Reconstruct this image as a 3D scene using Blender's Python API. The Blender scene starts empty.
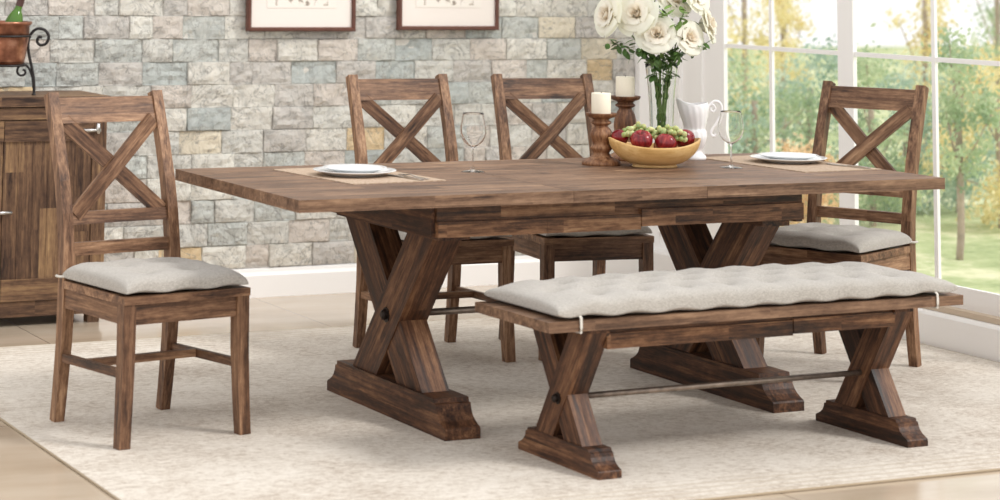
import bpy, bmesh, math, random
from math import sin, cos, pi, radians as R, exp, sqrt
from mathutils import Vector as V, Matrix, noise
random.seed(7)
S = bpy.context.scene
COL = S.collection

# ------------------------------------------------------------------ camera
RIGHT = V((0.9116, -0.4109, 0.0126)); UP = V((-0.0546, -0.0907, 0.9944)); FWD = V((0.4074, 0.9072, 0.1052))
CAM = V((-3.9095, -6.6867, 1.4578))
cd = bpy.data.cameras.new('camera'); cam = bpy.data.objects.new('camera', cd); COL.objects.link(cam)
cam.matrix_world = Matrix(((RIGHT.x, UP.x, -FWD.x, CAM.x), (RIGHT.y, UP.y, -FWD.y, CAM.y), (RIGHT.z, UP.z, -FWD.z, CAM.z), (0, 0, 0, 1)))
cd.sensor_width = 36; cd.lens = 79.735; cd.shift_x = 0.17605; cd.shift_y = -0.5195
cd.clip_start = 0.1; cd.clip_end = 200
cd.dof.use_dof = True; cd.dof.focus_distance = 7.9; cd.dof.aperture_fstop = 3.0
S.camera = cam
# ------------------------------------------------------------------ world, sun, exposure
w = bpy.data.worlds.new('world'); S.world = w; w.use_nodes = True
bg = w.node_tree.nodes['Background']; bg.inputs[0].default_value = (1.0, 0.99, 0.98, 1); bg.inputs[1].default_value = 1.17
sd = bpy.data.lights.new('sun', 'SUN'); sd.energy = 1.75; sd.angle = R(14); sd.color = (1, 0.975, 0.94)
sun = bpy.data.objects.new('sun', sd); COL.objects.link(sun)
sun.rotation_euler = V((0.52, -0.52, 0.66)).to_track_quat('Z', 'Y').to_euler()
S.view_settings.view_transform = 'Standard'; S.view_settings.look = 'None'
S.view_settings.exposure = 0.1; S.view_settings.gamma = 1; S.view_settings.use_curve_mapping = False

# ------------------------------------------------------------------ node helpers
def sr(r, g, b):
    f = lambda c: (c/255/12.92 if c/255 <= 0.04045 else ((c/255+0.055)/1.055)**2.4)
    return (f(r), f(g), f(b), 1)
class NT:
    def __init__(s, name, rough=0.6, spec=0.4):
        s.m = bpy.data.materials.new(name); s.m.use_nodes = True; s.t = s.m.node_tree
        s.b = s.t.nodes['Principled BSDF']; s.b.inputs['Roughness'].default_value = rough
        s.b.inputs['Specular IOR Level'].default_value = spec
    def n(s, k, ins=None, **kw):
        d = s.t.nodes.new(k)
        for a, v in kw.items(): setattr(d, a, v)
        for a, v in (ins or {}).items():
            if isinstance(v, bpy.types.NodeSocket): s.t.links.new(v, d.inputs[a])
            else: d.inputs[a].default_value = v
        return d
    def math(s, op, a, b=0.0): return s.n('ShaderNodeMath', {0: a, 1: b}, operation=op).outputs[0]
    def obj(s): return s.n('ShaderNodeTexCoord').outputs['Object']
    def noise(s, vec, scale, detail=4, rough=0.55, sc=None):
        if sc: vec = s.n('ShaderNodeMapping', {'Vector': vec, 'Scale': sc}).outputs[0]
        return s.n('ShaderNodeTexNoise', {'Vector': vec, 'Scale': scale, 'Detail': detail, 'Roughness': rough}).outputs[0]
    def ramp(s, fac, stops, interp='LINEAR'):
        d = s.n('ShaderNodeValToRGB', {'Fac': fac}); d.color_ramp.interpolation = interp
        e = d.color_ramp.elements
        while len(e) < len(stops): e.new(0.5)
        for el, (p, c) in zip(e, stops): el.position = p; el.color = c
        return d.outputs[0]
    def mix(s, f, a, b, mode='MIX'):
        d = s.n('ShaderNodeMix', data_type='RGBA', blend_type=mode)
        for i, v in ((0, f), (6, a), (7, b)):
            if isinstance(v, bpy.types.NodeSocket): s.t.links.new(v, d.inputs[i])
            else: d.inputs[i].default_value = v
        return d.outputs[2]
    def base(s, c):
        if isinstance(c, bpy.types.NodeSocket): s.t.links.new(c, s.b.inputs['Base Color'])
        else: s.b.inputs['Base Color'].default_value = c
    def bump(s, h, strength=0.3, dist=0.01):
        d = s.n('ShaderNodeBump', {'Height': h, 'Strength': strength, 'Distance': dist}); s.t.links.new(d.outputs[0], s.b.inputs['Normal'])

def simple(name, c, rough=0.5, spec=0.4, metal=0.0, nz=0.0, ns=30):
    t = NT(name, rough, spec); t.b.inputs['Metallic'].default_value = metal
    if nz:
        f = t.noise(t.obj(), ns, 4)
        d = tuple(x*(1-nz) for x in c[:3])+(1,); l = tuple(min(1, x*(1+nz)) for x in c[:3])+(1,)
        t.base(t.ramp(f, [(0.3, d), (0.7, l)]))
    else: t.base(c)
    return t.m

def wood(name, sw, sl, stops, vary=0.5, rough=0.5, streak=16, bumpy=0.25):
    """grain along local X; staves sw wide and sl long, each with its own tone"""
    t = NT(name, rough, 0.35); o = t.obj()
    rnd = t.n('ShaderNodeObjectInfo').outputs['Random']
    off = t.n('ShaderNodeCombineXYZ', {0: t.math('MULTIPLY', rnd, 37.0), 1: t.math('MULTIPLY', rnd, 11.0), 2: t.math('MULTIPLY', rnd, 5.0)}).outputs[0]
    x = t.n('ShaderNodeSeparateXYZ', {0: o}).outputs
    row = t.math('FLOOR', t.math('ADD', t.math('DIVIDE', x[1], sw), 0.37))
    row2 = t.math('FLOOR', t.math('ADD', t.math('DIVIDE', x[2], sw), 0.37))
    rc = t.n('ShaderNodeCombineXYZ', {0: row, 1: row2, 2: t.math('MULTIPLY', rnd, 91.0)}).outputs[0]
    ro = t.n('ShaderNodeTexWhiteNoise', {'Vector': rc}, noise_dimensions='3D').outputs[0]
    colx = t.math('FLOOR', t.math('ADD', t.math('DIVIDE', x[0], sl), t.math('MULTIPLY', ro, 5.0)))
    cc = t.n('ShaderNodeCombineXYZ', {0: colx, 1: row, 2: t.math('ADD', row2, t.math('MULTIPLY', rnd, 53.0))}).outputs[0]
    tone = t.n('ShaderNodeTexWhiteNoise', {'Vector': cc}, noise_dimensions='3D').outputs[0]
    vec = t.n('ShaderNodeVectorMath', {0: o, 1: off}, operation='ADD').outputs[0]
    vec2 = t.n('ShaderNodeVectorMath', {0: vec, 1: t.n('ShaderNodeVectorMath', {0: cc, 1: (0.37, 0.61, 0.23)}, operation='MULTIPLY').outputs[0]}, operation='ADD').outputs[0]
    g1 = t.noise(vec2, 1.0, 6, 0.65, (1.6, streak*1.6, streak*1.6))
    g2 = t.noise(vec2, 1.0, 5, 0.7, (11, 150, 150)); g6 = t.noise(vec, 1.0, 5, 0.75, (26, 70, 70))
    g3 = t.noise(vec, 3.0, 4, 0.6)
    g4 = t.noise(vec2, 1.0, 4, 0.6, (5, 26, 26)); g5 = t.noise(vec2, 1.0, 3, 0.6, (2.5, 60, 60))
    f = 0.5
    for g, k in ((g1, 1.2), (g2, 0.85), (g3, 0.5), (g5, 0.75), (g6, 0.55)): f = t.math('ADD', f, t.math('MULTIPLY', t.math('SUBTRACT', g, 0.5), k))
    f = t.math('ADD', f, t.math('MULTIPLY', t.math('SUBTRACT', tone, 0.5), vary))
    f = t.math('SUBTRACT', f, t.math('MULTIPLY', t.math('MAXIMUM', t.math('SUBTRACT', g4, 0.6), 0.0), 2.6))
    t.base(t.mix(1.0, t.ramp(f, stops), (1.06, 1.0, 0.91, 1), 'MULTIPLY')); t.bump(t.math('ADD', g1, t.math('MULTIPLY', g2, 0.5)), bumpy, 0.004)
    t.t.links.new(t.math('ADD', t.math('MULTIPLY', g1, 0.35), rough-0.17), t.b.inputs['Roughness'])
    return t.m

ST = [(0.12, sr(44, 28, 20)), (0.36, sr(86, 58, 40)), (0.54, sr(122, 88, 64)), (0.72, sr(152, 116, 88)), (0.92, sr(180, 146, 114))]
M = {}
M['wood'] = wood('rustic_brown_wood', 0.055, 0.42, ST, 0.26)
M['beam'] = wood('rustic_beam_wood_shaded', 0.062, 3.0, [(0.12, sr(26, 16, 11)), (0.36, sr(54, 34, 24)), (0.56, sr(82, 54, 38)), (0.75, sr(112, 80, 58)), (0.95, sr(146, 110, 82))], 0.2)  # dark wood, its ramp deepened further to paint in left-side shade
M['top'] = wood('rustic_table_top_wood', 0.085, 0.62, [(0.08, sr(56, 39, 30)), (0.34, sr(94, 71, 56)), (0.56, sr(122, 96, 78)), (0.78, sr(146, 119, 98)), (0.96, sr(172, 144, 120))], 0.16, rough=0.5)
M['chair'] = wood('rustic_chair_wood', 0.5, 6.0, [(0.08, sr(44, 29, 21)), (0.34, sr(88, 62, 46)), (0.56, sr(124, 94, 73)), (0.78, sr(158, 126, 101)), (0.96, sr(184, 152, 124))], 0.18)
M['cabinet'] = wood('rustic_cabinet_wood', 0.075, 0.34, [(0.06, sr(44, 31, 26)), (0.34, sr(84, 63, 50)), (0.56, sr(114, 89, 69)), (0.78, sr(138, 112, 84)), (0.96, sr(164, 136, 102))], 0.26)
M['turned'] = wood('turned_brown_wood', 0.5, 3, [(0.2, sr(70, 44, 30)), (0.45, sr(112, 76, 54)), (0.65, sr(146, 108, 80)), (0.9, sr(178, 142, 112))], 0.0, streak=5)
M['bamboo'] = wood('pale_bamboo', 0.5, 3, [(0.0, sr(190, 150, 92)), (0.4, sr(214, 178, 120)), (0.65, sr(224, 192, 138)), (1, sr(234, 206, 158))], 0.0, streak=11, rough=0.35, bumpy=0.05)
M['rod'] = simple('dark_worn_iron', sr(140, 126, 114), 0.42, 0.5, 0.75, 0.3, 40)
M['iron'] = simple('black_wrought_iron', sr(38, 34, 34), 0.45, 0.5, 0.3)
M['bolt'] = simple('dark_bolt', sr(46, 38, 34), 0.4, 0.5, 0.7)
M['steel'] = simple('brushed_steel', sr(205, 203, 200), 0.25, 0.5, 1.0)
M['white'] = simple('white_paint', sr(250, 248, 246), 0.45, 0.4)
M['track'] = simple('beige_track', sr(205, 186, 164), 0.5)
M['frame'] = simple('mahogany_frame', sr(98, 58, 45), 0.35, 0.5, 0, 0.2, 20)
M['china'] = simple('white_china', sr(240, 242, 243), 0.12, 0.6)
M['jug'] = simple('white_glazed_ceramic', sr(250, 248, 249), 0.18, 0.6)
M['candle'] = simple('ivory_wax', sr(244, 236, 216), 0.5, 0.4)
M['wick'] = simple('wick', sr(50, 40, 34), 0.9)
M['tie'] = simple('white_cotton_tie', sr(212, 207, 198), 0.9)
M['stem'] = simple('green_stem', sr(112, 136, 78), 0.5, 0.4, 0, 0.25, 30)
M['leaf'] = simple('dark_green_leaf', sr(86, 120, 60), 0.5, 0.4, 0, 0.35, 40)
M['sprig'] = simple('light_green_leaf', sr(120, 150, 78), 0.5, 0.4, 0, 0.3, 40)
M['applestem'] = simple('brown_fruit_stem', sr(90, 66, 40), 0.7)
M['cork'] = simple('dark_bottle_foil', sr(92, 66, 62), 0.4)
M['bark'] = simple('tree_bark', sr(168, 152, 136), 0.9, 0.2, 0, 0.3, 12)

def fabric():
    t = NT('grey_linen', 0.95, 0.1); o = t.obj()
    a = t.noise(o, 1, 2, 0.5, (900, 120, 300)); b = t.noise(o, 1, 2, 0.5, (120, 900, 300)); c = t.noise(o, 14, 3)
    f = t.math('ADD', t.math('MULTIPLY', t.math('ADD', a, b), 0.48), t.math('MULTIPLY', c, 0.04))
    t.base(t.ramp(f, [(0.34, sr(152, 146, 139)), (0.5, sr(176, 171, 164)), (0.66, sr(195, 190, 183))])); t.bump(f, 0.25, 0.002)
    t.b.inputs['Sheen Weight'].default_value = 0.2
    return t.m
M['linen'] = fabric()
def placemat():
    t = NT('woven_beige_mat', 0.9, 0.1); o = t.obj()
    a = t.noise(o, 1, 2, 0.5, (600, 60, 60)); b = t.noise(o, 1, 2, 0.5, (60, 600, 60))
    f = t.math('MULTIPLY', t.math('ADD', a, b), 0.5)
    t.base(t.ramp(f, [(0.38, sr(164, 140, 118)), (0.6, sr(204, 184, 164))])); t.bump(f, 0.3, 0.002); return t.m
M['mat'] = placemat()
def rugm():
    t = NT('faded_cream_rug', 0.95, 0.1); o = t.obj()
    a = t.noise(o, 2.2, 6, 0.7); b = t.noise(o, 34, 6, 0.8); c = t.noise(o, 260, 2)
    v = t.n('ShaderNodeTexVoronoi', {'Vector': o, 'Scale': 9.0}, feature='DISTANCE_TO_EDGE').outputs[0]
    d = t.n('ShaderNodeTexNoise', {'Vector': t.n('ShaderNodeMapping', {'Vector': o, 'Scale': (26, 52, 1)}).outputs[0], 'Scale': 1.0, 'Detail': 5.0, 'Roughness': 0.75, 'Distortion': 1.4}).outputs[0]
    f = t.math('ADD', t.math('MULTIPLY', a, 0.4), t.math('MULTIPLY', b, 0.42))
    f = t.math('ADD', f, t.math('MULTIPLY', t.math('SUBTRACT', d, 0.19), 0.52))
    f = t.math('ADD', f, t.math('MULTIPLY', t.math('MINIMUM', v, 0.06), -0.25))
    f = t.math('ADD', f, t.math('MULTIPLY', t.math('SUBTRACT', c, 0.5), 0.25))
    base = t.ramp(f, [(0.40, sr(228, 221, 212)), (0.52, sr(218, 210, 199)), (0.60, sr(202, 192, 180)), (0.68, sr(180, 166, 152)), (0.78, sr(160, 146, 132))])
    # border lines woven near the edges: distance from the rug's own edges
    x = t.n('ShaderNodeSeparateXYZ', {0: o}).outputs
    ex = t.math('SUBTRACT', RUG[0], t.math('ABSOLUTE', x[0])); ey = t.math('SUBTRACT', RUG[1], t.math('ABSOLUTE', x[1]))
    e = t.math('MINIMUM', ex, ey)
    wv = t.math('ABSOLUTE', t.math('SINE', t.math('MULTIPLY', e, 70.0)))
    near = t.math('LESS_THAN', e, 0.2)
    ln = t.math('MULTIPLY', t.math('MULTIPLY', t.math('GREATER_THAN', wv, 0.88), near), 0.45)
    base = t.mix(ln, base, sr(188, 172, 150))
    t.base(base); t.bump(t.math('ADD', b, t.math('MULTIPLY', c, 0.6)), 0.25, 0.004); return t.m
RUG = (2.62, 1.5035)
M['rug'] = rugm()
M['rugedge'] = simple('rug_binding', sr(176, 160, 138), 0.9, 0.1)
def floorm():
    t = NT('polished_beige_tile', 0.13, 0.5); o = t.obj()
    a = t.noise(o, 1.3, 6, 0.6, (1, 3.2, 1)); x = t.n('ShaderNodeSeparateXYZ', {0: o}).outputs
    c = t.ramp(a, [(0.3, sr(180, 162, 140)), (0.5, sr(194, 177, 156)), (0.72, sr(206, 191, 172))])
    def joint(v, off, size):
        f = t.math('FRACT', t.math('ADD', t.math('DIVIDE', t.math('SUBTRACT', v, off), size), 40.0))
        f = t.math('ABSOLUTE', t.math('SUBTRACT', f, 0.5)); return t.math('GREATER_THAN', f, 0.5-0.004/size/2)
    j = t.math('MAXIMUM', joint(x[0], -0.075, 1.19), joint(x[1], -0.9, 1.19))
    t.base(t.mix(j, c, sr(128, 112, 96))); return t.m
M['floor'] = floorm()
def stonem():
    t = NT('split_face_stone', 0.85, 0.25); o = t.obj()
    at = t.n('ShaderNodeAttribute', attribute_name='stone')
    tone = t.n('ShaderNodeSeparateColor', {0: at.outputs['Color']}).outputs
    c = t.ramp(tone[0], [(0.0, sr(218, 217, 211)), (0.16, sr(228, 225, 217)), (0.3, sr(203, 206, 202)), (0.42, sr(218, 210, 202)), (0.56, sr(234, 232, 224)),
                         (0.68, sr(208, 204, 199)), (0.81, sr(193, 199, 197)), (0.87, sr(214, 218, 214)), (0.945, sr(230, 221, 202)), (0.985, sr(226, 203, 166))], 'CONSTANT')
    sh = t.n('ShaderNodeVectorMath', {0: o, 1: t.n('ShaderNodeCombineXYZ', {0: t.math('MULTIPLY', tone[0], 9.0), 1: 0.0, 2: t.math('MULTIPLY', tone[0], 5.0)}).outputs[0]}, operation='ADD').outputs[0]
    a = t.n('ShaderNodeTexNoise', {'Vector': sh, 'Scale': 11.0, 'Detail': 7.0, 'Roughness': 0.68, 'Distortion': 1.2}).outputs[0]
    b = t.n('ShaderNodeTexNoise', {'Vector': sh, 'Scale': 30.0, 'Detail': 5.0, 'Roughness': 0.7, 'Distortion': 0.8}).outputs[0]
    vein = t.math('ABSOLUTE', t.math('SUBTRACT', t.n('ShaderNodeTexNoise', {'Vector': sh, 'Scale': 7.0, 'Detail': 4.0, 'Roughness': 0.6, 'Distortion': 1.5}).outputs[0], 0.5))
    l = t.ramp(a, [(0.3, sr(190, 192, 191)), (0.48, sr(236, 235, 233)), (0.66, sr(255, 254, 251))])
    c = t.mix(0.8, c, l, 'MULTIPLY')
    c = t.mix(t.ramp(vein, [(0.0, (0.8, 0.8, 0.8, 1)), (0.018, (0, 0, 0, 1))]), c, sr(138, 136, 132))
    c = t.mix(t.math('MULTIPLY', t.ramp(b, [(0.55, (0, 0, 0, 1)), (0.75, (1, 1, 1, 1))]), 0.35), c, sr(236, 224, 206))
    c = t.mix(t.math('GREATER_THAN', tone[1], 0.5), c, sr(214, 210, 202))
    t.base(c); t.bump(t.math('ADD', a, t.math('MULTIPLY', b, 0.6)), 0.8, 0.014); return t.m
M['stone'] = stonem()
def grassm():  # grass tones lightened so the colour carries the garden haze
    t = NT('hazy_lawn', 0.95, 0.1); o = t.obj(); a = t.noise(o, 1.2, 5, 0.6); b = t.noise(o, 12, 5, 0.7)
    f = t.math('ADD', t.math('MULTIPLY', a, 0.6), t.math('MULTIPLY', b, 0.4))
    t.base(t.ramp(f, [(0.38, sr(140, 158, 108)), (0.5, sr(180, 192, 142)), (0.6, sr(226, 224, 188))])); return t.m
M['lawn'] = grassm()
def leafm(name, a, b, c):  # outdoor haze is painted into the leaves as paler colours
    t = NT(name, 0.7, 0.2); o = t.obj()
    f = t.noise(o, 4, 3); t.base(t.ramp(f, [(0.35, a), (0.5, b), (0.65, c)]))
    t.b.inputs['Transmission Weight'].default_value = 0.0
    tr = t.n('ShaderNodeBsdfTranslucent'); t.t.links.new(t.b.inputs['Base Color'].links[0].from_socket, tr.inputs[0])
    mx = t.n('ShaderNodeMixShader', {0: 0.5, 1: t.b.outputs[0], 2: tr.outputs[0]})
    t.t.links.new(mx.outputs[0], t.t.nodes['Material Output'].inputs[0]); return t.m
M['fol_green'] = leafm('hazy_green_foliage', sr(138, 168, 134), sr(180, 202, 160), sr(228, 234, 196))
M['fol_blue'] = leafm('hazy_blue_green_foliage', sr(138, 170, 152), sr(176, 202, 184), sr(224, 234, 216))
M['fol_gold'] = leafm('hazy_golden_foliage', sr(218, 204, 144), sr(242, 228, 170), sr(252, 244, 206))
M['fol_orange'] = leafm('hazy_amber_foliage', sr(228, 196, 148), sr(240, 212, 170), sr(248, 230, 196))
def petalm():
    t = NT('cream_rose_petal', 0.6, 0.25); o = t.obj(); x = t.n('ShaderNodeSeparateXYZ', {0: o}).outputs
    r = t.n('ShaderNodeVectorMath', {0: o}, operation='LENGTH').outputs['Value']
    t.base(t.ramp(t.math('MULTIPLY', r, 12.0), [(0.0, sr(250, 226, 202)), (0.25, sr(251, 240, 224)), (0.5, sr(253, 250, 240)), (1.0, sr(246, 248, 234))]))
    tr = t.n('ShaderNodeBsdfTranslucent', {0: sr(248, 244, 228)})
    mx = t.n('ShaderNodeMixShader', {0: 0.3, 1: t.b.outputs[0], 2: tr.outputs[0]})
    t.t.links.new(mx.outputs[0], t.t.nodes['Material Output'].inputs[0]); return t.m
M['petal'] = petalm()
def applem():
    t = NT('red_apple_skin', 0.22, 0.5); o = t.obj(); a = t.noise(o, 1, 5, 0.6, (60, 60, 12))
    t.base(t.ramp(a, [(0.32, sr(88, 14, 24)), (0.52, sr(132, 26, 36)), (0.66, sr(168, 62, 58)), (0.8, sr(206, 138, 104))])); return t.m
M['apple'] = applem()
def grapem():
    t = NT('green_grape_skin', 0.3, 0.5); t.base(sr(170, 184, 110)); t.b.inputs['Subsurface Weight'].default_value = 0.2
    rnd = t.n('ShaderNodeObjectInfo').outputs['Random']
    t.base(t.ramp(rnd, [(0, sr(128, 146, 88)), (0.5, sr(172, 184, 116)), (1, sr(214, 216, 160))])); return t.m
M['grape'] = grapem()
def copperm():
    t = NT('hammered_copper', 0.3, 0.5); o = t.obj(); a = t.noise(o, 18, 4)
    t.b.inputs['Metallic'].default_value = 0.8
    t.base(t.ramp(a, [(0.35, sr(124, 80, 62)), (0.55, sr(166, 114, 90)), (0.7, sr(202, 152, 126))]))
    v = t.n('ShaderNodeTexVoronoi', {'Vector': o, 'Scale': 60.0}).outputs[0]; t.bump(v, 0.15, 0.003); return t.m
M['copper'] = copperm()
def thin_glass(name, tint=(1, 1, 1, 1), lo=0.04, hi=0.9, rough=0.02):
    t = NT(name); fr = t.n('ShaderNodeLayerWeight', {0: 0.15}).outputs['Facing']
    tp = t.n('ShaderNodeBsdfTransparent', {0: tint}); gl = t.n('ShaderNodeBsdfGlossy', {'Roughness': rough})
    f = t.math('ADD', t.math('MULTIPLY', t.math('POWER', fr, 2.2), hi), lo)
    mx = t.n('ShaderNodeMixShader', {0: f, 1: tp.outputs[0], 2: gl.outputs[0]})
    t.t.links.new(mx.outputs[0], t.t.nodes['Material Output'].inputs[0]); return t.m
M['pane'] = thin_glass('window_glass', (1, 1, 1, 1), 0.08, 0.0, 0.3)
def realglass(name, c, ior=1.45):
    t = NT(name); g = t.n('ShaderNodeBsdfGlass', {'Color': c, 'Roughness': 0.0, 'IOR': ior}); t.t.links.new(g.outputs[0], t.t.nodes['Material Output'].inputs[0]); return t.m
M['glass'] = realglass('clear_glassware', (1, 1, 1, 1), 1.25)
M['vaseglass'] = realglass('clear_vase_glass', (0.985, 0.995, 0.99, 1), 1.14)
def bottleg():
    t = NT('green_bottle_glass', 0.08, 0.6); t.base(sr(92, 140, 44)); t.b.inputs['Transmission Weight'].default_value = 0.35; return t.m
M['bottle'] = bottleg()
def printm(kind):
    t = NT('sketch_print_'+kind, 0.7, 0.2); o = t.obj()
    a = t.noise(o, 26, 6, 0.75); x = t.n('ShaderNodeSeparateXYZ', {0: o}).outputs
    c = t.ramp(a, [(0.50, sr(243, 236, 228)), (0.56, sr(196, 184, 172)), (0.62, sr(150, 140, 130))])
    m = t.math('MULTIPLY', t.math('LESS_THAN', t.math('ABSOLUTE', x[0]), 0.13), t.math('LESS_THAN', t.math('ABSOLUTE', x[2]), 0.185))
    t.base(t.mix(m, sr(243, 236, 228), c)); return t.m
M['print'] = printm('landscape')
M['mount'] = simple('cream_mount_board', sr(242, 233, 226), 0.8, 0.2)
M['line'] = simple('grey_mount_line', sr(176, 170, 172), 0.8, 0.2)

# ------------------------------------------------------------------ mesh helpers
REL = {}
def tag(o, label=None, cat=None, group=None, kind=None):
    if label: o['label'] = label
    if cat: o['category'] = cat
    if group: o['group'] = group
    if kind: o['kind'] = kind
    return o
def empty(name, loc=(0, 0, 0), rz=0.0, **k):
    o = bpy.data.objects.new(name, None); COL.objects.link(o); o.empty_display_size = 0.05
    o.location = loc; o.rotation_euler = (0, 0, rz); REL[o] = Matrix.Identity(4); return tag(o, **k)
def frame_of(origin, axis, up=(0, 0, 1)):
    x = V(axis).normalized(); u = V(up)
    if abs(x.dot(u)) > 0.95: u = V((0, 1, 0))
    z = (u - x*u.dot(x)).normalized(); y = z.cross(x)
    m = Matrix((x, y, z)).transposed().to_4x4(); m.translation = V(origin); return m
def put(name, bm, mat, parent=None, frame=None, smooth=False, bevel=0, seg=2, **k):
    """bm holds vertices in the thing's space; frame = the part's own axes in that space"""
    if bevel: bmesh.ops.bevel(bm, geom=[e for e in bm.edges if e.is_manifold and e.calc_face_angle(0) > 0.3], offset=bevel, segments=seg, affect='EDGES', clamp_overlap=True)
    fr = frame if frame is not None else Matrix.Identity(4)
    if frame is not None: bm.transform(fr.inverted())
    me = bpy.data.meshes.new(name)
    bmesh.ops.recalc_face_normals(bm, faces=bm.faces); bm.to_mesh(me); bm.free()
    for p in me.polygons: p.use_smooth = smooth
    me.materials.append(M[mat] if isinstance(mat, str) else mat)
    o = bpy.data.objects.new(name, me); COL.objects.link(o); REL[o] = fr
    if parent is not None:
        o.parent = parent; o.matrix_basis = REL[parent].inverted() @ fr
    else: o.matrix_basis = fr
    return tag(o, **k)
def box(bm, a, b):
    x0, y0, z0 = a; x1, y1, z1 = b
    v = [bm.verts.new(p) for p in ((x0, y0, z0), (x1, y0, z0), (x1, y1, z0), (x0, y1, z0), (x0, y0, z1), (x1, y0, z1), (x1, y1, z1), (x0, y1, z1))]
    for f in ((0, 3, 2, 1), (4, 5, 6, 7), (0, 1, 5, 4), (1, 2, 6, 5), (2, 3, 7, 6), (3, 0, 4, 7)): bm.faces.new([v[i] for i in f])
    return bm
def boxes(*ab):
    bm = bmesh.new()
    for a, b in ab: box(bm, a, b)
    return bm
def loft(bm, rings, cap=True, closed=False):
    L = [[bm.verts.new(p) for p in r] for r in rings]; n = len(L[0])
    for a, b in zip(L, L[1:]+([L[0]] if closed else [])):
        for i in range(n): bm.faces.new((a[i], a[(i+1) % n], b[(i+1) % n], b[i]))
    if cap and not closed: bm.faces.new(L[0][::-1]); bm.faces.new(L[-1])
    return bm
def bar(pts, w, h, up=(0, 0, 1), ws=None):
    """rectangular bar through pts: w across, h along up"""
    bm = bmesh.new(); pts = [V(p) for p in pts]; rings = []
    for i, p in enumerate(pts):
        d = (pts[min(i+1, len(pts)-1)]-pts[max(i-1, 0)]).normalized(); u = V(up); u = (u-d*u.dot(d)).normalized(); s = d.cross(u)
        ww, hh = ws[i] if ws else (w, h)
        rings.append([p+s*ww/2+u*hh/2, p-s*ww/2+u*hh/2, p-s*ww/2-u*hh/2, p+s*ww/2-u*hh/2])
    return loft(bm, rings)
def tube(bm, pts, r, n=8, closed=False, rs=None):
    pts = [V(p) for p in pts]; rings = []; ref = None; N = len(pts)
    for i, p in enumerate(pts):
        if closed: d = (pts[(i+1) % N]-pts[i-1]).normalized()
        else: d = (pts[min(i+1, N-1)]-pts[max(i-1, 0)]).normalized()
        if ref is None: ref = V((0, 0, 1)) if abs(d.z) < 0.9 else V((1, 0, 0))
        u = (ref-d*ref.dot(d)).normalized(); ref = u; s = d.cross(u); rr = rs[i] if rs else r
        rings.append([p+(u*cos(2*pi*k/n)+s*sin(2*pi*k/n))*rr for k in range(n)])
    return loft(bm, rings, closed=closed)
def curve_pts(ctrl, n=8):
    P = [V(p) for p in ctrl]; P = [P[0]*2-P[1]]+P+[P[-1]*2-P[-2]]; out = []
    for i in range(1, len(P)-2):
        for k in range(n):
            t = k/n; a, b, c, d = P[i-1:i+3]
            out.append(0.5*((2*b)+(c-a)*t+(2*a-5*b+4*c-d)*t*t+(-a+3*b-3*c+d)*t**3))
    out.append(P[-2]); return out
def lathe(bm, prof, n=40, c=(0, 0, 0), f=None):
    """profile of (r, z); closes on the axis when r is 0"""
    c = V(c); L = []
    for r, z in prof:
        if r < 1e-6: L.append([bm.verts.new(c+V((0, 0, z)))])
        else: L.append([bm.verts.new(c+(f(r, z, 2*pi*k/n) if f else V((r*cos(2*pi*k/n), r*sin(2*pi*k/n), z)))) for k in range(n)])
    for a, b in zip(L, L[1:]):
        for i in range(n):
            j = (i+1) % n
            q = ([a[0], b[j], b[i]] if len(a) == 1 else [a[i], a[j], b[0]] if len(b) == 1 else [a[i], a[j], b[j], b[i]])
            if len(a) == 1 and len(b) == 1: continue
            bm.faces.new(q)
    return bm
def smoothprof(ctrl, n=5): return [(max(0, p.x), p.z) for p in curve_pts([(r, 0, z) for r, z in ctrl], n)]
def copy_tree(o, parent=None):
    c = o.copy(); COL.objects.link(c)
    if parent is not None: c.parent = parent
    for ch in [x for x in list(COL.objects) if x.parent == o]: copy_tree(ch, c)
    return c
def poly_x(bm, pts, x0, x1):
    a = [bm.verts.new((x0, y, z)) for y, z in pts]; b = [bm.verts.new((x1, y, z)) for y, z in pts]; n = len(pts)
    bm.faces.new(a[::-1]); bm.faces.new(b)
    for i in range(n): bm.faces.new((a[i], a[(i+1) % n], b[(i+1) % n], b[i]))
    return bm

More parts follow.
